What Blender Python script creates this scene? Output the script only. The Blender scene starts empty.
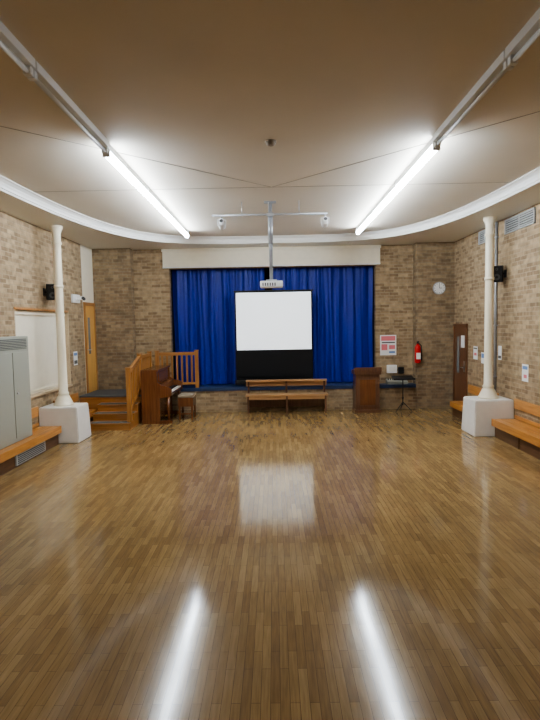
import bpy, bmesh, math, random
from mathutils import Vector, Matrix
random.seed(4)
C = bpy.context
try:
    C.scene.view_settings.view_transform = 'AgX'
    C.scene.view_settings.look = 'AgX - Medium High Contrast'
    C.scene.view_settings.exposure = 0.80
except Exception: pass

# ---------------------------------------------------------------- materials
def nt(name):
    m = bpy.data.materials.new(name); m.use_nodes = True
    n = m.node_tree; b = n.nodes['Principled BSDF']
    return m, n, b
def plain(name, col, rough=.6, metal=0, emit=None, es=0, noise=0, nscale=8, bump=0, coat=0, spec=None):
    m, n, b = nt(name)
    b.inputs['Base Color'].default_value = (*col, 1)
    b.inputs['Roughness'].default_value = rough
    b.inputs['Metallic'].default_value = metal
    if coat: b.inputs['Coat Weight'].default_value = coat
    if spec is not None: b.inputs['Specular IOR Level'].default_value = spec
    if emit:
        b.inputs['Emission Color'].default_value = (*emit, 1)
        b.inputs['Emission Strength'].default_value = es
    if noise or bump:
        g = n.nodes.new('ShaderNodeNewGeometry')
        t = n.nodes.new('ShaderNodeTexNoise'); t.inputs['Scale'].default_value = nscale; t.inputs['Detail'].default_value = 5
        n.links.new(g.outputs['Position'], t.inputs['Vector'])
        if noise:
            mr = n.nodes.new('ShaderNodeMapRange')
            mr.inputs['To Min'].default_value = 1-noise; mr.inputs['To Max'].default_value = 1+noise
            mr.inputs['From Min'].default_value = .25; mr.inputs['From Max'].default_value = .75
            n.links.new(t.outputs['Fac'], mr.inputs['Value'])
            mx = n.nodes.new('ShaderNodeVectorMath'); mx.operation = 'SCALE'
            mx.inputs[0].default_value = col
            n.links.new(mr.outputs['Result'], mx.inputs['Scale'])
            n.links.new(mx.outputs[0], b.inputs['Base Color'])
        if bump:
            bp = n.nodes.new('ShaderNodeBump'); bp.inputs['Strength'].default_value = bump; bp.inputs['Distance'].default_value = .01
            n.links.new(t.outputs['Fac'], bp.inputs['Height']); n.links.new(bp.outputs[0], b.inputs['Normal'])
    return m
def wood(name, c1, c2, rough=.35, axis='Z', coat=.2):
    m, n, b = nt(name)
    g = n.nodes.new('ShaderNodeNewGeometry'); mp = n.nodes.new('ShaderNodeMapping')
    s = {'X': (1.2, 22, 22), 'Y': (22, 1.2, 22), 'Z': (22, 22, 1.2)}[axis]
    mp.inputs['Scale'].default_value = s
    t = n.nodes.new('ShaderNodeTexNoise'); t.inputs['Scale'].default_value = 1.5; t.inputs['Detail'].default_value = 6; t.inputs['Distortion'].default_value = .6
    r = n.nodes.new('ShaderNodeValToRGB')
    r.color_ramp.elements[0].position = .3; r.color_ramp.elements[0].color = (*c1, 1)
    r.color_ramp.elements[1].position = .7; r.color_ramp.elements[1].color = (*c2, 1)
    n.links.new(g.outputs['Position'], mp.inputs['Vector']); n.links.new(mp.outputs[0], t.inputs['Vector'])
    n.links.new(t.outputs['Fac'], r.inputs['Fac']); n.links.new(r.outputs[0], b.inputs['Base Color'])
    b.inputs['Roughness'].default_value = rough; b.inputs['Coat Weight'].default_value = coat
    b.inputs['Coat Roughness'].default_value = .2
    return m
def brick(name, c1, c2, cm, dark=1.0):
    m, n, b = nt(name)
    g = n.nodes.new('ShaderNodeNewGeometry'); sp = n.nodes.new('ShaderNodeSeparateXYZ')
    ad = n.nodes.new('ShaderNodeMath'); ad.operation = 'ADD'
    cb = n.nodes.new('ShaderNodeCombineXYZ')
    n.links.new(g.outputs['Position'], sp.inputs[0])
    n.links.new(sp.outputs[0], ad.inputs[0]); n.links.new(sp.outputs[1], ad.inputs[1])
    n.links.new(ad.outputs[0], cb.inputs[0]); n.links.new(sp.outputs[2], cb.inputs[1])
    t = n.nodes.new('ShaderNodeTexBrick')
    t.inputs['Scale'].default_value = 1
    t.inputs['Brick Width'].default_value = .225; t.inputs['Row Height'].default_value = .075
    t.inputs['Mortar Size'].default_value = .008; t.inputs['Mortar Smooth'].default_value = .2
    t.inputs['Color1'].default_value = (*c1, 1); t.inputs['Color2'].default_value = (*c2, 1); t.inputs['Mortar'].default_value = (*cm, 1)
    n.links.new(cb.outputs[0], t.inputs['Vector'])
    nz = n.nodes.new('ShaderNodeTexNoise'); nz.inputs['Scale'].default_value = 9; nz.inputs['Detail'].default_value = 6
    n.links.new(g.outputs['Position'], nz.inputs['Vector'])
    mr = n.nodes.new('ShaderNodeMapRange'); mr.inputs['From Min'].default_value = .3; mr.inputs['From Max'].default_value = .7
    mr.inputs['To Min'].default_value = .73*dark; mr.inputs['To Max'].default_value = 1.15*dark
    n.links.new(nz.outputs['Fac'], mr.inputs['Value'])
    vm = n.nodes.new('ShaderNodeVectorMath'); vm.operation = 'SCALE'
    n.links.new(t.outputs['Color'], vm.inputs[0]); n.links.new(mr.outputs[0], vm.inputs['Scale'])
    n.links.new(vm.outputs[0], b.inputs['Base Color'])
    bp = n.nodes.new('ShaderNodeBump'); bp.inputs['Strength'].default_value = .6; bp.inputs['Distance'].default_value = .008; bp.invert = True
    n.links.new(t.outputs['Fac'], bp.inputs['Height']); n.links.new(bp.outputs[0], b.inputs['Normal'])
    b.inputs['Roughness'].default_value = .85
    return m
def floor_mat():
    m, n, b = nt('polished_strip_wood')
    g = n.nodes.new('ShaderNodeNewGeometry'); sp = n.nodes.new('ShaderNodeSeparateXYZ'); cb = n.nodes.new('ShaderNodeCombineXYZ')
    n.links.new(g.outputs['Position'], sp.inputs[0])
    n.links.new(sp.outputs[1], cb.inputs[0]); n.links.new(sp.outputs[0], cb.inputs[1])
    t = n.nodes.new('ShaderNodeTexBrick'); t.inputs['Scale'].default_value = 1
    t.offset = .37; t.offset_frequency = 2
    t.inputs['Brick Width'].default_value = .46; t.inputs['Row Height'].default_value = .055
    t.inputs['Mortar Size'].default_value = .0013; t.inputs['Mortar Smooth'].default_value = .2
    t.inputs['Color1'].default_value = (.385, .255, .112, 1); t.inputs['Color2'].default_value = (.265, .165, .07, 1)
    t.inputs['Mortar'].default_value = (.10, .06, .03, 1)
    n.links.new(cb.outputs[0], t.inputs['Vector'])
    nz = n.nodes.new('ShaderNodeTexNoise'); nz.inputs['Scale'].default_value = .9; nz.inputs['Detail'].default_value = 4; nz.inputs['Roughness'].default_value = .55
    n.links.new(g.outputs['Position'], nz.inputs['Vector'])
    mp = n.nodes.new('ShaderNodeMapping'); mp.inputs['Scale'].default_value = (45, 3, 1)
    n.links.new(g.outputs['Position'], mp.inputs['Vector'])
    gr = n.nodes.new('ShaderNodeTexNoise'); gr.inputs['Scale'].default_value = 1.5; gr.inputs['Detail'].default_value = 5
    n.links.new(mp.outputs[0], gr.inputs['Vector'])
    mr = n.nodes.new('ShaderNodeMapRange'); mr.inputs['From Min'].default_value = .3; mr.inputs['From Max'].default_value = .7
    mr.inputs['To Min'].default_value = .86; mr.inputs['To Max'].default_value = 1.14
    n.links.new(nz.outputs['Fac'], mr.inputs['Value'])
    mr2 = n.nodes.new('ShaderNodeMapRange'); mr2.inputs['From Min'].default_value = .3; mr2.inputs['From Max'].default_value = .7
    mr2.inputs['To Min'].default_value = .82; mr2.inputs['To Max'].default_value = 1.15
    n.links.new(gr.outputs['Fac'], mr2.inputs['Value'])
    mm = n.nodes.new('ShaderNodeMath'); mm.operation = 'MULTIPLY'
    n.links.new(mr.outputs[0], mm.inputs[0]); n.links.new(mr2.outputs[0], mm.inputs[1])
    vm = n.nodes.new('ShaderNodeVectorMath'); vm.operation = 'SCALE'
    n.links.new(t.outputs['Color'], vm.inputs[0]); n.links.new(mm.outputs[0], vm.inputs['Scale'])
    n.links.new(vm.outputs[0], b.inputs['Base Color'])
    r2 = n.nodes.new('ShaderNodeMapRange'); r2.inputs['From Min'].default_value = .3; r2.inputs['From Max'].default_value = .7
    r2.inputs['To Min'].default_value = .08; r2.inputs['To Max'].default_value = .15
    n.links.new(nz.outputs['Fac'], r2.inputs['Value']); n.links.new(r2.outputs[0], b.inputs['Roughness'])
    wv = n.nodes.new('ShaderNodeTexNoise'); wv.inputs['Scale'].default_value = 2.2; wv.inputs['Detail'].default_value = 2
    n.links.new(g.outputs['Position'], wv.inputs['Vector'])
    bp = n.nodes.new('ShaderNodeBump'); bp.inputs['Strength'].default_value = .08; bp.inputs['Distance'].default_value = .008
    n.links.new(wv.outputs['Fac'], bp.inputs['Height']); n.links.new(bp.outputs[0], b.inputs['Normal'])
    b.inputs['IOR'].default_value = 1.55
    return m

M = {}
M['brick'] = brick('buff_brick', (.46, .335, .20), (.255, .175, .10), (.40, .31, .20))
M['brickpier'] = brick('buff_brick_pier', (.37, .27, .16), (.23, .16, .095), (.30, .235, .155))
M['floor'] = floor_mat()
M['ceil'] = plain('ceiling_paint', (.70, .635, .535), .75, noise=.03, nscale=1.2)
M['white'] = plain('white_gloss_paint', (.78, .77, .73), .45)
M['cream'] = plain('cream_paint', (.82, .76, .62), .55, noise=.03)
M['colcream'] = plain('column_cream_paint', (.85, .77, .60), .4)
M['plinth'] = plain('plinth_white_paint', (.85, .82, .77), .5, noise=.03)
M['bench'] = wood('bench_orange_wood', (.44, .185, .045), (.62, .30, .085), .3, 'Y')
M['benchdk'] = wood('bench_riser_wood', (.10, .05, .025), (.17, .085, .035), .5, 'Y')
M['oak'] = wood('stage_oak', (.34, .15, .045), (.48, .235, .075), .35, 'Z')
M['oakx'] = wood('stage_oak_x', (.34, .15, .045), (.48, .235, .075), .35, 'X')
M['doory'] = wood('door_yellow_wood', (.62, .33, .09), (.78, .45, .14), .35, 'Z')
M['doorb'] = wood('door_brown_wood', (.13, .055, .025), (.2, .09, .04), .35, 'Z')
M['piano'] = wood('piano_walnut', (.12, .042, .016), (.22, .085, .03), .25, 'Z', .5)
M['lect'] = wood('lectern_wood', (.11, .05, .027), (.18, .085, .042), .35, 'Z')
M['benchx'] = wood('form_wood', (.38, .21, .10), (.55, .33, .16), .35, 'X')
M['palewood'] = wood('pale_frame_wood', (.5, .38, .24), (.62, .48, .32), .4, 'Y')
M['tread'] = plain('grey_tread', (.12, .12, .12), .8)
M['ledge'] = plain('stage_ledge_paint', (.03, .055, .13), .45)
M['black'] = plain('black_plastic', (.012, .012, .013), .5)
M['blackcloth'] = plain('black_cloth', (.006, .006, .007), .9)
M['grey'] = plain('heater_grey_enamel', (.36, .36, .30), .45)
M['greydk'] = plain('dark_grille', (.09, .09, .09), .5)
M['metal'] = plain('brushed_steel', (.5, .5, .52), .3, 1)
M['chrome'] = plain('grey_metal_paint', (.38, .39, .41), .35, .3)
M['lit'] = plain('fluorescent_lit', (.9, .9, .9), .5, emit=(.79, .89, 1.0), es=43)
M['fillr'] = plain('rear_fill_emission', (.9, .9, .9), .5, emit=(.90, .94, 1.0), es=11)  # emitter for the added fill runs behind the camera
M['unlit'] = plain('fluorescent_unlit', (.8, .82, .82), .25)
M['batten'] = plain('batten_white', (.78, .78, .76), .4)
M['screen'] = plain('screen_white_glow', (.9, .92, .94), .8, emit=(.88, .95, 1), es=.45)  # emission added to brighten the screen, standing in for projected light
M['red'] = plain('extinguisher_red', (.6, .02, .02), .3)
M['paper'] = plain('paper_white', (.85, .85, .83), .7)
M['pink'] = plain('poster_pink', (.75, .22, .25), .7)
M['bluep'] = plain('poster_blue', (.18, .3, .55), .7)
M['keys'] = plain('ivory_keys', (.85, .82, .72), .3)
M['cushion'] = plain('stool_cushion', (.35, .28, .2), .9)
M['brass'] = plain('brass', (.8, .55, .2), .3, 1)
M['glass'] = plain('door_glass', (.25, .27, .28), .1)
M['seam'] = plain('ceiling_joint', (.35, .30, .24), .8)
M['alum'] = plain('vent_grey', (.5, .51, .5), .4)

def curtain_mat():
    m, n, b = nt('blue_satin_curtain')
    b.inputs['Base Color'].default_value = (.004, .020, .29, 1)
    b.inputs['Roughness'].default_value = .42
    b.inputs['Sheen Weight'].default_value = .10; b.inputs['Sheen Tint'].default_value = (.1, .3, 1, 1)
    g = n.nodes.new('ShaderNodeNewGeometry')
    t = n.nodes.new('ShaderNodeTexNoise'); t.inputs['Scale'].default_value = 5; t.inputs['Detail'].default_value = 4
    n.links.new(g.outputs['Position'], t.inputs['Vector'])
    bp = n.nodes.new('ShaderNodeBump'); bp.inputs['Strength'].default_value = .5; bp.inputs['Distance'].default_value = .04
    n.links.new(t.outputs['Fac'], bp.inputs['Height']); n.links.new(bp.outputs[0], b.inputs['Normal'])
    return m
M['curtain'] = curtain_mat()

# ---------------------------------------------------------------- builder
class B:
    def __init__(s, name):
        s.name = name; s.bm = bmesh.new(); s.mats = []
    def mi(s, k):
        if k not in s.mats: s.mats.append(k)
        return s.mats.index(k)
    def box(s, x0, x1, y0, y1, z0, z1, mat, bev=0, rot=None):
        x0, x1 = min(x0, x1), max(x0, x1)
        r = bmesh.ops.create_cube(s.bm, size=1)
        vs = r['verts']
        mt = Matrix.Translation(((x0+x1)/2, (y0+y1)/2, (z0+z1)/2))
        if rot is not None: mt = mt @ rot
        mt = mt @ Matrix.Diagonal((x1-x0, y1-y0, z1-z0, 1))
        bmesh.ops.transform(s.bm, matrix=mt, verts=vs)
        idx = s.mi(mat)
        fs = {f for v in vs for f in v.link_faces}
        for f in fs: f.material_index = idx
        if bev:
            es = list({e for v in vs for e in v.link_edges})
            r = bmesh.ops.bevel(s.bm, geom=es, offset=bev, segments=2, affect='EDGES', profile=.7)
            for f in r['faces']: f.material_index = idx
    def cyl(s, p0, p1, r0, mat, r1=None, seg=20, smooth=True):
        p0, p1 = Vector(p0), Vector(p1); d = p1-p0
        r = bmesh.ops.create_cone(s.bm, cap_ends=True, segments=seg, radius1=r0, radius2=r0 if r1 is None else r1, depth=d.length)
        q = Vector((0, 0, 1)).rotation_difference(d.normalized()).to_matrix().to_4x4()
        bmesh.ops.transform(s.bm, matrix=Matrix.Translation((p0+p1)/2) @ q, verts=r['verts'])
        idx = s.mi(mat)
        for f in {f for v in r['verts'] for f in v.link_faces}:
            f.material_index = idx
            if smooth and len(f.verts) == 4: f.smooth = True
    def lathe(s, c, prof, mat, seg=28):
        idx = s.mi(mat); rings = []
        for r, z in prof:
            rings.append([s.bm.verts.new((c[0]+r*math.cos(2*math.pi*i/seg), c[1]+r*math.sin(2*math.pi*i/seg), c[2]+z)) for i in range(seg)])
        for a, b in zip(rings, rings[1:]):
            for i in range(seg):
                f = s.bm.faces.new((a[i], a[(i+1) % seg], b[(i+1) % seg], b[i])); f.smooth = True; f.material_index = idx
        f = s.bm.faces.new(rings[0][::-1]); f.material_index = idx
        f = s.bm.faces.new(rings[-1]); f.material_index = idx
    def prism(s, pts, lo, hi, axis, mat):
        idx = s.mi(mat)
        def P(a, b, h):
            return {'X': (h, a, b), 'Y': (a, h, b), 'Z': (a, b, h)}[axis]
        A = [s.bm.verts.new(P(a, b, lo)) for a, b in pts]; Bv = [s.bm.verts.new(P(a, b, hi)) for a, b in pts]
        n = len(pts); fs = [s.bm.faces.new(A[::-1]), s.bm.faces.new(Bv)]
        for i in range(n): fs.append(s.bm.faces.new((A[i], A[(i+1) % n], Bv[(i+1) % n], Bv[i])))
        for f in fs: f.material_index = idx
    def done(s, normals=True):
        if normals: bmesh.ops.recalc_face_normals(s.bm, faces=s.bm.faces)
        xs = [v.co for v in s.bm.verts]
        lo = Vector([min(v[i] for v in xs) for i in range(3)]); hi = Vector([max(v[i] for v in xs) for i in range(3)])
        c = Vector(((lo.x+hi.x)/2, (lo.y+hi.y)/2, lo.z))
        for v in s.bm.verts: v.co -= c
        me = bpy.data.meshes.new(s.name); s.bm.to_mesh(me); s.bm.free()
        for k in s.mats: me.materials.append(M[k])
        o = bpy.data.objects.new(s.name, me); o.location = c
        C.scene.collection.objects.link(o)
        return o

W = 4.35; YB = -6.0; YW = 12.90; YP = 12.62; ZT = 4.15; ZS = 4.0; SH = .60

# ---------------------------------------------------------------- shell
b = B('floor'); b.box(-W-.2, W+.2, YB, 13.9, -.1, 0, 'floor'); b.done()
b = B('ceiling'); b.box(-W-.2, W+.2, YB, 13.9, ZT, ZT+.1, 'ceil'); b.done()
b = B('wall_left')
b.box(-W-.2, -W, YB, 8.7, 0, ZT, 'brick'); b.box(-W-.2, -W, 11.0, 11.88, 0, ZT, 'brick')
b.box(-W-.2, -W, 8.7, 11.0, 0, .88, 'brick'); b.box(-W-.2, -W, 8.7, 11.0, 2.48, ZT, 'brick')
b.box(-W-.2, -W, 11.88, 13.1, 0, ZT, 'cream')
b.done()
b = B('wall_right'); b.box(W, W+.2, YB, 13.1, 0, ZT, 'brick'); b.done()
b = B('wall_rear'); b.box(-W-.2, W+.2, YB-.2, YB, 0, ZT, 'cream'); b.done()
b = B('wall_stage_left'); b.box(-W, -2.56, YW, YW+.2, 0, ZT, 'brick'); b.done()
b = B('wall_stage_right'); b.box(2.52, W, YW, YW+.2, 0, ZT, 'brick'); b.done()
b = B('wall_stage_top'); b.box(-2.56, 2.52, YW, YW+.2, 3.52, ZT, 'brick'); b.done()
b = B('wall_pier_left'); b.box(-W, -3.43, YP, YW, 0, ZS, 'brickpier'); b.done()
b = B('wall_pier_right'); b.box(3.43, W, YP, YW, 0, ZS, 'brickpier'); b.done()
b = B('wall_backdrop'); b.box(-W, W, 13.8, 13.9, 0, ZT, 'blackcloth'); b.done()
b = B('wall_wing_left'); b.box(-2.8, -2.56, 13.1, 13.8, 0, ZT, 'blackcloth'); b.done()
b = B('wall_wing_right'); b.box(2.52, 2.8, 13.1, 13.8, 0, ZT, 'blackcloth'); b.done()

b = B('stage_platform')
b.box(-3.425, 3.425, YP, YW-.002, 0, SH-.08, 'brick')
b.box(-3.425, 3.425, YP-.03, YW-.002, SH-.08, SH, 'ledge')
b.done()
b = B('stage_floor'); b.box(-2.555, 2.515, YW, 13.8, 0, SH, 'ledge'); b.done()

b = B('trim_3'); b.box(-2.70, 2.62, YW-.06, YW, 3.53, 3.93, 'cream', .006); b.box(-2.72, 2.64, YW-.085, YW, 3.93, ZS, 'cream', .005)
b.box(-2.70, 2.62, YW-.075, YW-.06, 3.53, 3.56, 'white'); b.done()

# curved dropped soffit with cove
arc = []
N = 72; a_, b_, y0 = 3.72, 8.25, 4.0
for i in range(N+1):
    t = math.pi*i/N
    c, s_ = math.cos(t), math.sin(t)
    arc.append((a_*math.copysign(abs(c)**.5, c), y0+b_*abs(s_)**.5))
arc = [(a_, YB)] + arc + [(-a_, YB)]
def outer(p):
    x, y = p
    if y <= y0+.01: return (math.copysign(W+.1, x), y)
    dx, dy = x, y-y0
    k = min((W+.1)/abs(dx) if abs(dx) > 1e-6 else 1e9, (13.05-y0)/dy)
    return (dx*k, y0+dy*k)
def inset(p, d):
    x, y = p
    if y <= y0+.01: return (x-math.copysign(d, x), y)
    gx = 4*(abs(x)/a_)**3/a_*math.copysign(1, x); gy = 4*((y-y0)/b_)**3/b_
    l = math.hypot(gx, gy); return (x-gx/l*d, y-gy/l*d)
b = B('trim_1'); bm = b.bm; idx = b.mi('white')
prof = [(0, ZS), (.0, ZS+.03), (.015, ZS+.035), (.02, ZS+.07), (.04, ZS+.105), (.075, ZS+.13), (.11, ZS+.14), (.11, ZT)]
rings = [[bm.verts.new((*outer(p), ZS)) for p in arc]]
for d, z in prof: rings.append([bm.verts.new((*inset(p, d), z)) for p in arc])
for r0, r1 in zip(rings, rings[1:]):
    for i in range(len(arc)-1):
        f = bm.faces.new((r0[i], r0[i+1], r1[i+1], r1[i])); f.material_index = idx
        f.smooth = False
b.done()

# ceiling joints
b = B('trim_2'); b.mi('seam')
def strip(p, q, w=.008):
    p, q = Vector(p), Vector(q); d = (q-p); L = d.length; ang = math.atan2(d.y, d.x)
    m = (p+q)/2
    r = bmesh.ops.create_cube(b.bm, size=1)
    bmesh.ops.transform(b.bm, matrix=Matrix.Translation((m.x, m.y, ZT-.002)) @ Matrix.Rotation(ang, 4, 'Z') @ Matrix.Diagonal((L, w, .004, 1)), verts=r['verts'])
strip((-3.6, 7.9), (3.6, 7.9)); strip((0, 7.9), (-3.6, 4.55)); strip((0, 7.9), (3.6, 4.35))
b.done()

# ---------------------------------------------------------------- lights
def light_run(x, ya, yb, n, kind, gap=.0):
    b = B('batten_or_fill_light')  # covers the ceiling battens and the added rear fill alike
    L = (yb-ya)/n
    for i in range(n):
        s, e = ya+i*L, ya+(i+1)*L
        if kind == 'unlit':
            b.box(x-.05, x+.05, s+.01, e-.01, ZT-.07, ZT, 'batten', .006)
            b.cyl((x, s+.06, ZT-.105), (x, e-.06, ZT-.105), .019, 'unlit')
            b.box(x-.03, x+.03, s+.01, s+.06, ZT-.13, ZT-.07, 'batten', .005); b.box(x-.03, x+.03, e-.06, e-.01, ZT-.13, ZT-.07, 'batten', .005)
        else:
            b.box(x-.03, x+.03, s+.005, e-.005, ZT-.075, ZT, 'batten')
            b.cyl((x, s+.02, ZT-.115), (x, e-.02, ZT-.115), .038, 'lit' if kind == 'lit' else 'fillr')
            b.box(x-.04, x+.04, s, s+.02, ZT-.155, ZT-.0, 'batten'); b.box(x-.04, x+.04, e-.02, e, ZT-.155, ZT-.0, 'batten')
    return b.done()
for x in (-1.83, 1.83):
    light_run(x, 5.9, 11.3, 3, 'lit')
    light_run(x, .5, 5.9, 3, 'unlit')
    light_run(x, -5.2, -.4, 3, 'rear_fill')  # unseen fill runs, added to brighten and even out the hall

# ---------------------------------------------------------------- columns
def column(sx):
    b = B('column')
    x0, x1 = 3.61, 4.34
    idx = b.mi('plinth')
    bot = [(x0, 9.38), (x1, 9.38), (x1, 10.05), (x0, 10.05)]; top = [(x0+.03, 9.41), (x1, 9.41), (x1, 10.02), (x0+.03, 10.02)]
    V0 = [b.bm.verts.new((sx*p[0], p[1], 0)) for p in bot]; V1 = [b.bm.verts.new((sx*p[0], p[1], .66)) for p in top]
    fs = [b.bm.faces.new(V0), b.bm.faces.new(V1)] + [b.bm.faces.new((V0[i], V0[(i+1) % 4], V1[(i+1) % 4], V1[i])) for i in range(4)]
    for f in fs: f.material_index = idx
    es = list({e for v in V0+V1 for e in v.link_edges})
    r = bmesh.ops.bevel(b.bm, geom=es, offset=.015, segments=2, affect='EDGES')
    for f in r['faces']: f.material_index = idx
    b.lathe((sx*4.0, 9.73, .655), [(.185, 0), (.185, .03), (.165, .05), (.145, .10), (.11, .17), (.09, .2), (.10, .215), (.10, .24), (.082, .26),
            (.078, 1.0), (.073, 2.9), (.073, 3.0), (.09, 3.01), (.09, 3.04), (.075, 3.06), (.075, 3.2), (.095, 3.26), (.115, 3.29), (.115, ZS-.655)], 'colcream')
    b.lathe((sx*4.0, 9.73, .655+2.2), [(.085, 0), (.085, .05)], 'colcream')
    return b.done()
column(-1); column(1)

# ---------------------------------------------------------------- benches
def bench(sx, ya, yb, gr=None):
    b = B('built_in_bench')
    f = 3.93; w = W
    for i in range(3):
        p = f+.012+i*(w-f-.03)/3
        b.box(sx*p, sx*(p+(w-f-.03)/3-.008), ya, yb, .29, .33, 'bench', .004)
    b.box(sx*(f-.02), sx*(f+.012), ya, yb, .21, .335, 'bench', .006)
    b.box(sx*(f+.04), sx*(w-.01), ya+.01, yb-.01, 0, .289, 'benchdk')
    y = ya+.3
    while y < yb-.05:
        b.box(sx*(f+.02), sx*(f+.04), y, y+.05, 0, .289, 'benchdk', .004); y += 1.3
    b.box(sx*(w-.035), sx*(w-.005), ya, yb, .52, .70, 'bench', .006)
    b.box(sx*(w-.03), sx*(w-.005), ya, yb, .34, .40, 'bench', .004)
    if gr:
        g0, g1 = gr
        b.box(sx*(f+.015), sx*(f+.04), g0, g1, .03, .20, 'alum')
        for i in range(5): b.box(sx*(f+.008), sx*(f+.016), g0+.04, g1-.04, .05+i*.029, .065+i*.029, 'greydk')
    return b.done()
bench(-1, -1, 9.36, (7.75, 8.75)); bench(1, -1, 9.36)
bench(1, 10.06, 11.6)
bench(-1, 10.06, 11.3)

# ---------------------------------------------------------------- left wall things
b = B('serving_hatch')  # serving hatch closed by a cream shutter panel, not a window
b.box(-W-.12, -W-.09, 8.7, 11.0, .88, 2.48, 'cream')
b.box(-W-.09, -W+.008, 8.70, 8.73, .88, 2.48, 'palewood', .004); b.box(-W-.09, -W+.008, 10.97, 11.0, .88, 2.48, 'palewood', .004)
b.box(-W-.09, -W+.015, 8.70, 11.0, 2.44, 2.48, 'oak', .004); b.box(-W-.09, -W+.04, 8.7, 11.0, .88, .92, 'palewood', .004)
b.box(-W-.09, -W-.05, 8.74, 10.96, 2.36, 2.43, 'colcream', .01)
b.box(-W-.092, -W-.075, 8.78, 10.92, .95, .98, 'colcream', .004)
b.done()

b = B('convector_heater_cabinet')
b.box(-W+.045, -4.06, 7.3, 8.55, .337, 1.99, 'grey', .012)
b.box(-4.06, -4.048, 7.35, 7.98, .40, 1.74, 'grey', .004); b.box(-4.06, -4.048, 8.0, 8.50, .40, 1.74, 'grey', .004)
b.box(-4.06, -4.052, 7.4, 8.47, 1.79, 1.95, 'greydk')
for i in range(6): b.box(-4.054, -4.042, 7.4, 8.47, 1.80+i*.025, 1.81+i*.025, 'grey')
b.cyl((-4.05, 8.1, 1.1), (-4.035, 8.1, 1.1), .018, 'metal')
b.done()

def speaker(name, sx, y, z):
    b = B(name)
    b.box(sx*(W-.012), sx*W, y-.05, y+.05, z-.07, z+.07, 'black')
    b.cyl((sx*W-.01*sx, y, z), (sx*(W-.10), y, z), .014, 'black')
    x = W-.15
    rot = Matrix.Rotation(sx*math.radians(-30), 4, 'Z') @ Matrix.Rotation(math.radians(8), 4, 'X')
    b.box(sx*x-.095, sx*x+.095, y-.085, y+.085, z-.15, z+.15, 'black', .015, rot)
    for dz, r in ((-.055, .06), (.09, .026)):
        p = Vector((sx*x, y, z)); f = (rot @ Vector((0, -1, 0, 0))).to_3d(); u = (rot @ Vector((0, 0, 1, 0))).to_3d()
        q = p+f*.085+u*dz
        b.cyl(q, q+f*.006, r, 'greydk'); b.cyl(q+f*.006, q+f*.009, r*.4, 'black')
    return b.done()
speaker('loudspeaker', -1, 9.90, 2.80); speaker('loudspeaker', 1, 9.86, 2.98)

b = B('door_1')
b.box(-W, -W+.035, 11.90, 11.96, SH, 2.68, 'oak', .004); b.box(-W, -W+.035, 12.54, 12.60, SH, 2.68, 'oak', .004)
b.box(-W, -W+.035, 11.90, 12.60, 2.62, 2.70, 'oak', .004)
b.box(-W, -W+.02, 11.96, 12.54, SH, 2.62, 'doory')
b.box(-W+.02, -W+.026, 12.10, 12.22, 1.5, 2.35, 'glass')
b.cyl((-W+.02, 12.03, 1.6), (-W+.07, 12.03, 1.6), .012, 'metal'); b.cyl((-W+.07, 12.02, 1.6), (-W+.07, 12.14, 1.6), .01, 'metal')
b.done()
b = B('emergency_light'); b.box(-W, -W+.05, 11.2, 11.6, 2.66, 2.84, 'paper', .01); b.box(-W+.05, -W+.2, 11.38, 11.44, 2.72, 2.80, 'paper', .01)
b.cyl((-W+.2, 11.36, 2.76), (-W+.2, 11.43, 2.74), .035, 'greydk'); b.done()

# ---------------------------------------------------------------- stage steps
b = B('stage_steps')
xa, xb = -3.84, -2.98
ys = [10.52, 10.82, 11.12, 11.42]
for i, y in enumerate(ys):
    z = .15*(i+1); ye = YP-.035
    b.box(xa, xb, y, ys[i+1] if i < 3 else ye, 0, z-.03, 'oakx')
    b.box(xa-.015, xb+.01, y-.025, (ys[i+1] if i < 3 else ye), z-.03, z, 'tread' if i == 3 else 'oakx', .005)
    b.box(xa+.02, xb-.02, y-.01, y+.20, z-.004, z+.003, 'tread')
b.box(-W+.005, xa, 11.45, YP-.035, 0, .57, 'oakx'); b.box(-W+.005, xa, 11.43, YP-.035, .57, .6, 'tread')
def newel(x, y, z0, z1):
    b.box(x-.045, x+.045, y-.045, y+.045, z0, z1, 'oak', .006)
    b.box(x-.055, x+.055, y-.055, y+.055, z1, z1+.025, 'oak', .008)
rx = xb-.03
newel(rx, 10.62, .15, 1.26); newel(rx, 11.55, .6, 1.5); newel(rx, 12.50, .6, 1.5)
def slope(x, p, q, w, h, mat):
    (ya, za), (yb, zb) = p, q
    b.prism([(ya, za-h/2), (yb, zb-h/2), (yb, zb+h/2), (ya, za+h/2)], x-w/2, x+w/2, 'X', mat)
slope(rx, (10.62, 1.17), (11.55, 1.44), .06, .08, 'oak'); slope(rx, (11.55, 1.44), (12.53, 1.44), .06, .07, 'oak')
slope(rx, (10.66, .36), (11.55, .72), .03, .06, 'oak'); slope(rx, (11.55, .7), (12.53, .7), .03, .06, 'oak')
for i in range(6):
    y = 10.76+i*.13; z = 1.15+(y-10.62)/.93*.29; b.box(rx-.012, rx+.012, y-.02, y+.02, z-.76, z, 'oak')
for i in range(7):
    y = 11.68+i*.12; b.box(rx-.012, rx+.012, y-.02, y+.02, .7, 1.42, 'oak')
b.done()
b = B('stage_guard_rail')
y = YP+.02
for x in (-2.86, -1.90):
    b.box(x-.045, x+.045, y-.04, y+.05, SH, 1.5, 'oak', .006); b.box(x-.055, x+.055, y-.05, y+.06, 1.5, 1.53, 'oak', .008)
b.box(-2.86, -1.90, y-.02, y+.03, 1.40, 1.48, 'oakx', .005); b.box(-2.86, -1.90, y-.012, y+.022, .68, .74, 'oakx', .004)
for i in range(7):
    x = -2.74+i*.12; b.box(x-.022, x+.022, y-.008, y+.016, .72, 1.42, 'oak')
b.done()

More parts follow.
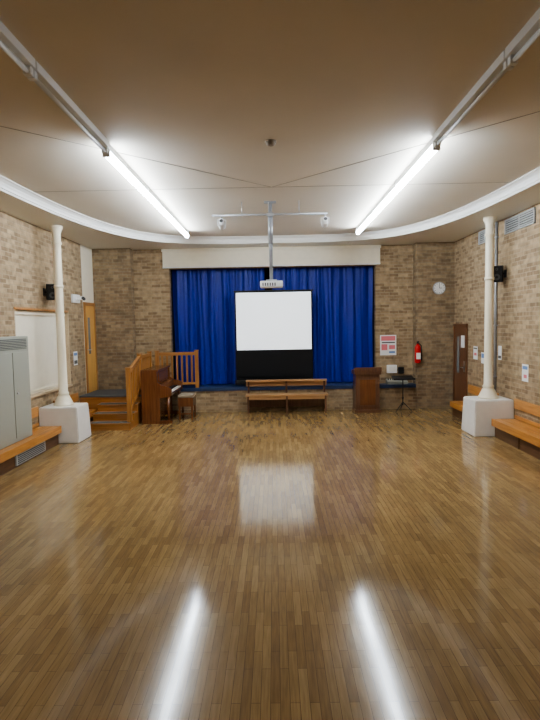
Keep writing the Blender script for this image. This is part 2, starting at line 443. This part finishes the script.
# ---------------------------------------------------------------- piano
b = B('upright_piano')
x0, y1, y2 = -2.90, 11.15, 12.52
b.box(x0, x0+.34, y1+.03, y2-.03, .05, 1.14, 'piano', .005)
b.box(x0-.0, x0+.38, y1-.0, y2, 1.14, 1.175, 'piano', .01)
side = [(x0, 0), (x0+.40, 0), (x0+.40, .56), (x0+.66, .60), (x0+.66, .76), (x0+.60, .80), (x0+.44, .84), (x0+.36, .90), (x0+.35, 1.14), (x0, 1.14)]
for ya in (y1, y2-.035): b.prism(side, ya, ya+.035, 'Y', 'piano')
b.box(x0+.34, x0+.64, y1+.03, y2-.03, .60, .66, 'piano', .004)
b.box(x0+.46, x0+.63, y1+.09, y2-.09, .66, .685, 'keys')
for i in range(46):
    yk = y1+.11+i*(y2-y1-.22)/46
    if i % 7 not in (2, 6): b.box(x0+.46, x0+.56, yk, yk+.012, .685, .70, 'black')
b.prism([(x0+.34, .70), (x0+.46, .70), (x0+.44, .83), (x0+.34, .86)], y1+.035, y2-.035, 'Y', 'piano')
b.box(x0+.34, x0+.352, y1+.2, y2-.2, .90, 1.10, 'piano', .004)
b.box(x0+.34, x0+.37, y1+.3, y2-.3, .885, .90, 'piano')
for ya in (y1+.01, y2-.08):
    b.cyl((x0+.58, ya+.035, .07), (x0+.58, ya+.035, .60), .025, 'piano', .038); b.box(x0+.34, x0+.66, ya, ya+.07, 0, .07, 'piano', .01)
for k in (-.08, .02): b.box(x0+.38, x0+.48, (y1+y2)/2+k, (y1+y2)/2+k+.04, .06, .075, 'brass', .004)
b.done()
b = B('piano_stool')
for x in (-2.16, -1.88):
    for y in (11.62, 12.02): b.box(x-.02, x+.02, y-.02, y+.02, 0, .46, 'piano', .004)
b.box(-2.19, -1.85, 11.59, 12.05, .30, .50, 'piano', .006); b.box(-2.19, -1.85, 11.59, 12.05, .505, .56, 'cushion', .018)
b.box(-2.17, -1.87, 11.61, 12.03, .12, .15, 'piano')
b.done()

# ---------------------------------------------------------------- curtains
def curtain(x0, x1, seed):
    rnd = random.Random(seed); bm = bmesh.new(); nx, nz = 260, 24
    ph = [rnd.uniform(0, 6.28) for _ in range(5)]
    vs = []
    for j in range(nz+1):
        z = SH+.02+(3.55-SH-.02)*j/nz; row = []
        for i in range(nx+1):
            u = i/nx; x = x0+(x1-x0)*u
            k = .7+.3*(1-j/nz)
            d = .035*math.sin(x*22+ph[0]+.4*math.sin(z*1.1+ph[3])) + .02*math.sin(x*37+ph[1]+.3*z) + .03*math.sin(x*8+ph[2])+.007*math.sin(x*71+ph[4]+z)
            row.append(bm.verts.new((x+.01*math.sin(z*2+x*8), 13.17+d*k, z)))
        vs.append(row)
    for j in range(nz):
        for i in range(nx):
            f = bm.faces.new((vs[j][i], vs[j][i+1], vs[j+1][i+1], vs[j+1][i])); f.smooth = True
    me = bpy.data.meshes.new('stage_curtain'); bm.to_mesh(me); bm.free(); me.materials.append(M['curtain'])
    o = bpy.data.objects.new('stage_curtain', me); C.scene.collection.objects.link(o)
    return o
curtain(-2.53, -.21, 1); curtain(-.02, 2.49, 2)

# ---------------------------------------------------------------- projection screen
b = B('projection_screen')
Y = 12.86
b.box(-.96, .955, Y, Y+.006, .80, 2.93, 'blackcloth')
b.box(-.925, .92, Y-.003, Y, 1.49, 2.90, 'screen')
b.box(-.98, .975, Y-.015, Y+.02, 2.92, 2.955, 'black', .005)
b.box(-.98, .975, Y-.05, Y+.07, SH+.03, SH+.14, 'black', .01)
b.box(-.03, .03, Y+.008, Y+.035, SH+.1, 2.94, 'greydk')
b.box(-.955, .95, Y, Y+.006, SH+.13, .82, 'blackcloth')
for x in (-.7, .7): b.box(x-.04, x+.04, Y-.12, Y+.14, SH, SH+.03, 'black', .005)
b.done()

# ---------------------------------------------------------------- projector on pole with light bar
b = B('ceiling_projector')
px, py = -.03, 8.84
b.box(px-.10, px+.10, py-.06, py+.06, ZT-.015, ZT, 'chrome', .003)
b.cyl((px, py, ZT-.01), (px, py, 2.86), .03, 'chrome'); b.cyl((px, py, 3.95), (px, py, 3.45), .038, 'chrome')
b.box(px-.09, px+.09, py-.09, py+.09, 2.84, 2.86, 'chrome', .003)
b.box(px-.19, px+.19, py-.14, py+.14, 2.73, 2.835, 'paper', .02)
b.cyl((px+.09, py+.13, 2.785), (px+.09, py+.18, 2.785), .042, 'black'); b.cyl((px+.09, py+.18, 2.785), (px+.09, py+.185, 2.785), .034, 'glass')
for i in range(6): b.box(px-.15+i*.04, px-.13+i*.04, py-.143, py-.138, 2.75, 2.80, 'greydk')
for sx in (-1, 1): b.cyl((px+sx*.08, py, 2.835), (px+sx*.08, py, 2.85), .012, 'metal')
b.done()
b = B('spotlight_bar')
zb = 3.93
b.cyl((px-.97, py-.06, zb), (px+.95, py-.06, zb), .016, 'chrome')
b.box(px-.05, px+.05, py-.08, py-.038, zb-.03, zb+.03, 'chrome', .004)
for x in (-.84, .88):
    b.cyl((x, py-.06, zb), (x, py-.06, zb-.09), .012, 'metal')
    b.box(x-.07, x-.062, py-.09, py-.03, zb-.17, zb-.07, 'paper'); b.box(x+.062, x+.07, py-.09, py-.03, zb-.17, zb-.07, 'paper'); b.box(x-.07, x+.07, py-.09, py-.03, zb-.08, zb-.07, 'paper')
    b.cyl((x, py-.13, zb-.10), (x, py+.06, zb-.16), .042, 'paper', .06); b.cyl((x, py+.06, zb-.16), (x, py+.07, zb-.163), .056, 'black')
    b.cyl((x, py-.135, zb-.098), (x, py-.13, zb-.10), .03, 'greydk')
for x in (-.5, .45): b.cyl((x, py-.06, zb+.01), (x, py-.06, ZT), .006, 'metal')
b.done()
b = B('smoke_detector'); b.lathe((0, 5.96, ZT-.05), [(.03, 0), (.045, .01), (.05, .03), (.06, .032), (.06, .05)], 'seam'); b.done()

# ---------------------------------------------------------------- bench form in front of stage
b = B('wooden_bench')
xa, xb = -.70, 1.25
b.box(xa, xb, 12.44, 12.575, .74, .78, 'benchx', .005); b.box(xa, xb, 12.545, 12.575, .62, .745, 'benchx', .005)
b.box(xa, xb, 12.16, 12.30, .42, .46, 'benchx', .005); b.box(xa, xb, 12.31, 12.47, .42, .46, 'benchx', .005)
b.box(xa+.03, xb-.03, 12.19, 12.215, .34, .42, 'benchx')
for x in (xa+.06, (xa+xb)/2, xb-.06):
    b.box(x-.022, x+.022, 12.18, 12.24, 0, .42, 'lect', .004); b.box(x-.022, x+.022, 12.50, 12.545, 0, .74, 'lect', .004)
    b.box(x-.018, x+.018, 12.2, 12.52, .36, .42, 'lect'); b.box(x-.018, x+.018, 12.2, 12.52, .10, .15, 'lect')
b.box(xa+.06, xb-.06, 12.505, 12.53, .12, .32, 'lect')
b.done()

# ---------------------------------------------------------------- lectern
b = B('lectern')
xa, xb, ya, yb = 1.86, 2.48, 12.12, 12.54
b.box(xa, xb, ya-.02, yb+.01, 0, .07, 'lect', .006)
b.box(xa+.03, xb-.03, ya+.01, yb, .07, .90, 'lect', .005)
b.box(xa+.09, xb-.09, ya-.002, ya+.01, .15, .82, 'lect', .004)
b.box(xa+.13, xb-.13, ya-.008, ya-.002, .19, .78, 'piano', .003)
b.prism([(ya-.03, .90), (yb+.02, .90), (yb+.02, 0.98), (ya-.03, 1.06)], xa, xb, 'X', 'lect')
b.box(xa-.01, xb+.01, ya-.04, ya-.02, .97, 1.075, 'lect', .004)
b.done()

# ---------------------------------------------------------------- music stand & bits
b = B('music_stand')
cx, cy = 3.03, 12.28
for a in (90, 210, 330):
    p = (cx+.22*math.cos(math.radians(a)), cy+.22*math.sin(math.radians(a)), .01)
    b.cyl(p, (cx, cy, .22), .009, 'black')
b.cyl((cx, cy, .15), (cx, cy, .80), .012, 'black'); b.cyl((cx, cy, .3), (cx, cy, .34), .02, 'black')
b.box(cx-.25, cx+.25, cy-.15, cy+.15, .795, .807, 'black', .003, Matrix.Rotation(math.radians(12), 4, 'X'))
b.box(cx-.25, cx+.25, cy-.165, cy-.145, .76, .80, 'black', .003)
b.done()
b = B('audio_mixer'); b.prism([(12.66, SH), (12.87, SH), (12.87, SH+.12), (12.66, SH+.06)], 2.75, 3.25, 'X', 'grey')
for i in range(8):
    b.cyl((2.80+i*.055, 12.8, SH+.09), (2.80+i*.055, 12.8, SH+.125), .012, 'black')
b.done()
b = B('socket_box'); b.box(2.78, 3.02, YW-.09, YW, .86, 1.06, 'paper', .01); b.box(2.82, 2.98, YW-.096, YW-.09, .9, 1.02, 'white', .004); b.box(3.06, 3.2, YW-.05, YW, .84, 1.0, 'black', .008); b.done()
b = B('fire_extinguisher')
ex, ey = 3.45, YP-.085
b.lathe((ex, ey, 1.12), [(.05, 0), (.07, .012), (.072, .03), (.072, .36), (.065, .40), (.04, .435), (.022, .45), (.022, .47)], 'red')
b.cyl((ex, ey, 1.59), (ex, ey, 1.63), .02, 'black'); b.box(ex-.015, ex+.015, ey-.08, ey+.02, 1.63, 1.65, 'black', .003); b.box(ex-.012, ex+.012, ey-.07, ey, 1.605, 1.615, 'black')
b.cyl((ex+.02, ey, 1.60), (ex+.085, ey-.01, 1.54), .01, 'black'); b.cyl((ex+.085, ey-.01, 1.54), (ex+.085, ey-.01, 1.27), .01, 'black'); b.cyl((ex+.085, ey-.01, 1.27), (ex+.085, ey-.01, 1.19), .012, 'black', .022)
b.box(ex-.01, ex+.04, ey+.06, YP, 1.42, 1.48, 'black'); b.box(ex-.05, ex+.05, ey-.0735, ey-.06, 1.22, 1.37, 'paper')
b.done()
b = B('round_clock')
cx, cz = 3.98, 2.91
b.cyl((cx, YP, cz), (cx, YP-.035, cz), .15, 'chrome', seg=40); b.cyl((cx, YP-.035, cz), (cx, YP-.038, cz), .132, 'paper', seg=40)
for i in range(12):
    a = i*math.pi/6; b.box(cx+.112*math.sin(a)-.006, cx+.112*math.sin(a)+.006, YP-.041, YP-.038, cz+.112*math.cos(a)-.008, cz+.112*math.cos(a)+.008, 'black')
b.box(cx-.004, cx+.004, YP-.042, YP-.039, cz, cz+.1, 'black', rot=None); b.box(cx-.0, cx+.065, YP-.042, YP-.039, cz-.005, cz+.005, 'black'); b.done()

def poster_y(x0, x1, z0, z1, Y, bands):
    b = B('poster'); b.box(x0, x1, Y-.005, Y, z0, z1, 'paper')
    for (u0, u1, v0, v1, m) in bands:
        b.box(x0+(x1-x0)*u0, x0+(x1-x0)*u1, Y-.008, Y-.005, z0+(z1-z0)*v0, z0+(z1-z0)*v1, m)
    b.done()
def poster_x(sx, y0, y1, z0, z1, bands, name='notice'):
    b = B(name); b.box(sx*(W-.005), sx*W, y0, y1, z0, z1, 'paper')
    for (u0, u1, v0, v1, m) in bands:
        b.box(sx*(W-.008), sx*(W-.005), y0+(y1-y0)*u0, y0+(y1-y0)*u1, z0+(z1-z0)*v0, z0+(z1-z0)*v1, m)
    b.done()
poster_y(2.62, 3.02, 1.30, 1.80, YW, [(.06, .94, .72, .95, 'pink'), (.08, .45, .25, .55, 'pink'), (.55, .92, .1, .2, 'bluep'), (.55, .92, .3, .5, 'pink'), (.1, .92, .6, .66, 'greydk')])
poster_x(1, 10.72, 10.95, 1.22, 1.45, [(.1, .9, .5, .9, 'bluep')])
poster_x(1, 11.15, 11.38, 1.28, 1.56, [(.1, .9, .8, .9, 'greydk'), (.2, .8, .3, .5, 'pink')])
poster_x(1, 8.92, 9.14, 1.04, 1.34, [(.1, .9, .7, .9, 'bluep'), (.2, .7, .2, .4, 'pink')])
poster_x(1, 9.98, 10.12, 1.35, 1.62, [(.1, .9, .1, .3, 'greydk')])
poster_x(-1, 11.2, 11.42, 1.3, 1.6, [(.1, .9, .7, .9, 'bluep'), (.1, .9, .1, .35, 'greydk')], 'notice_sheet')

b = B('door_2')
ya, yb = 11.72, 12.58
b.box(W-.035, W, ya, ya+.06, 0, 2.04, 'doorb', .004); b.box(W-.035, W, yb-.06, yb, 0, 2.04, 'doorb', .004); b.box(W-.035, W, ya, yb, 1.98, 2.05, 'doorb', .004)
b.box(W-.02, W, ya+.06, yb-.06, 0, 1.98, 'doorb')
b.box(W-.026, W-.02, ya+.48, ya+.62, .9, 1.75, 'glass'); b.box(W-.028, W-.02, ya+.14, ya+.36, 1.5, 1.78, 'paper'); b.box(W-.026, W-.02, ya+.1, ya+.2, .95, 1.2, 'metal')
b.cyl((W-.02, ya+.15, 1.05), (W-.07, ya+.15, 1.05), .011, 'metal'); b.cyl((W-.07, ya+.14, 1.05), (W-.07, ya+.26, 1.05), .009, 'metal')
b.done()

def vent(y0, y1, z0, z1, n):
    b = B('air_vent_grille')
    b.box(W-.03, W, y0, y1, z0, z0+.025, 'alum', .003); b.box(W-.03, W, y0, y1, z1-.025, z1, 'alum', .003)
    b.box(W-.03, W, y0, y0+.025, z0, z1, 'alum', .003); b.box(W-.03, W, y1-.025, y1, z0, z1, 'alum', .003)
    b.box(W-.008, W, y0, y1, z0, z1, 'greydk')
    for i in range(n):
        z = z0+.03+(z1-z0-.06)*(i+.5)/n
        b.box(W-.028, W-.008, y0+.02, y1-.02, z-.006, z+.006, 'alum', rot=Matrix.Rotation(math.radians(30), 4, 'Y'))
    b.box(W-.03, W-.008, (y0+y1)/2-.01, (y0+y1)/2+.01, z0, z1, 'alum')
    b.done()
vent(8.75, 9.85, 3.70, 3.96, 5); vent(10.5, 11.1, 3.70, 3.96, 5)
b = B('conduit_pipe'); b.cyl((W-.03, 10.2, .72), (W-.03, 10.2, ZS), .025, 'chrome')
for z in (1.0, 2.0, 3.0, 3.7): b.box(W-.06, W, 10.16, 10.24, z, z+.025, 'chrome')
b.done()

# ---------------------------------------------------------------- world, camera
w = bpy.data.worlds.new('World'); C.scene.world = w; w.use_nodes = True
w.node_tree.nodes['Background'].inputs[0].default_value = (.5, .5, .5, 1); w.node_tree.nodes['Background'].inputs[1].default_value = .3
cam = bpy.data.cameras.new('Camera'); cam.lens = 26; cam.sensor_width = 36; cam.clip_start = .05
co = bpy.data.objects.new('Camera', cam); C.scene.collection.objects.link(co)
co.matrix_world = Matrix.Translation((0, 0, 2.1)) @ Matrix.Rotation(.0088, 4, 'Z') @ Matrix.Rotation(math.radians(90-3.85), 4, 'X') @ Matrix.Rotation(-.018, 4, 'Z')
C.scene.camera = co
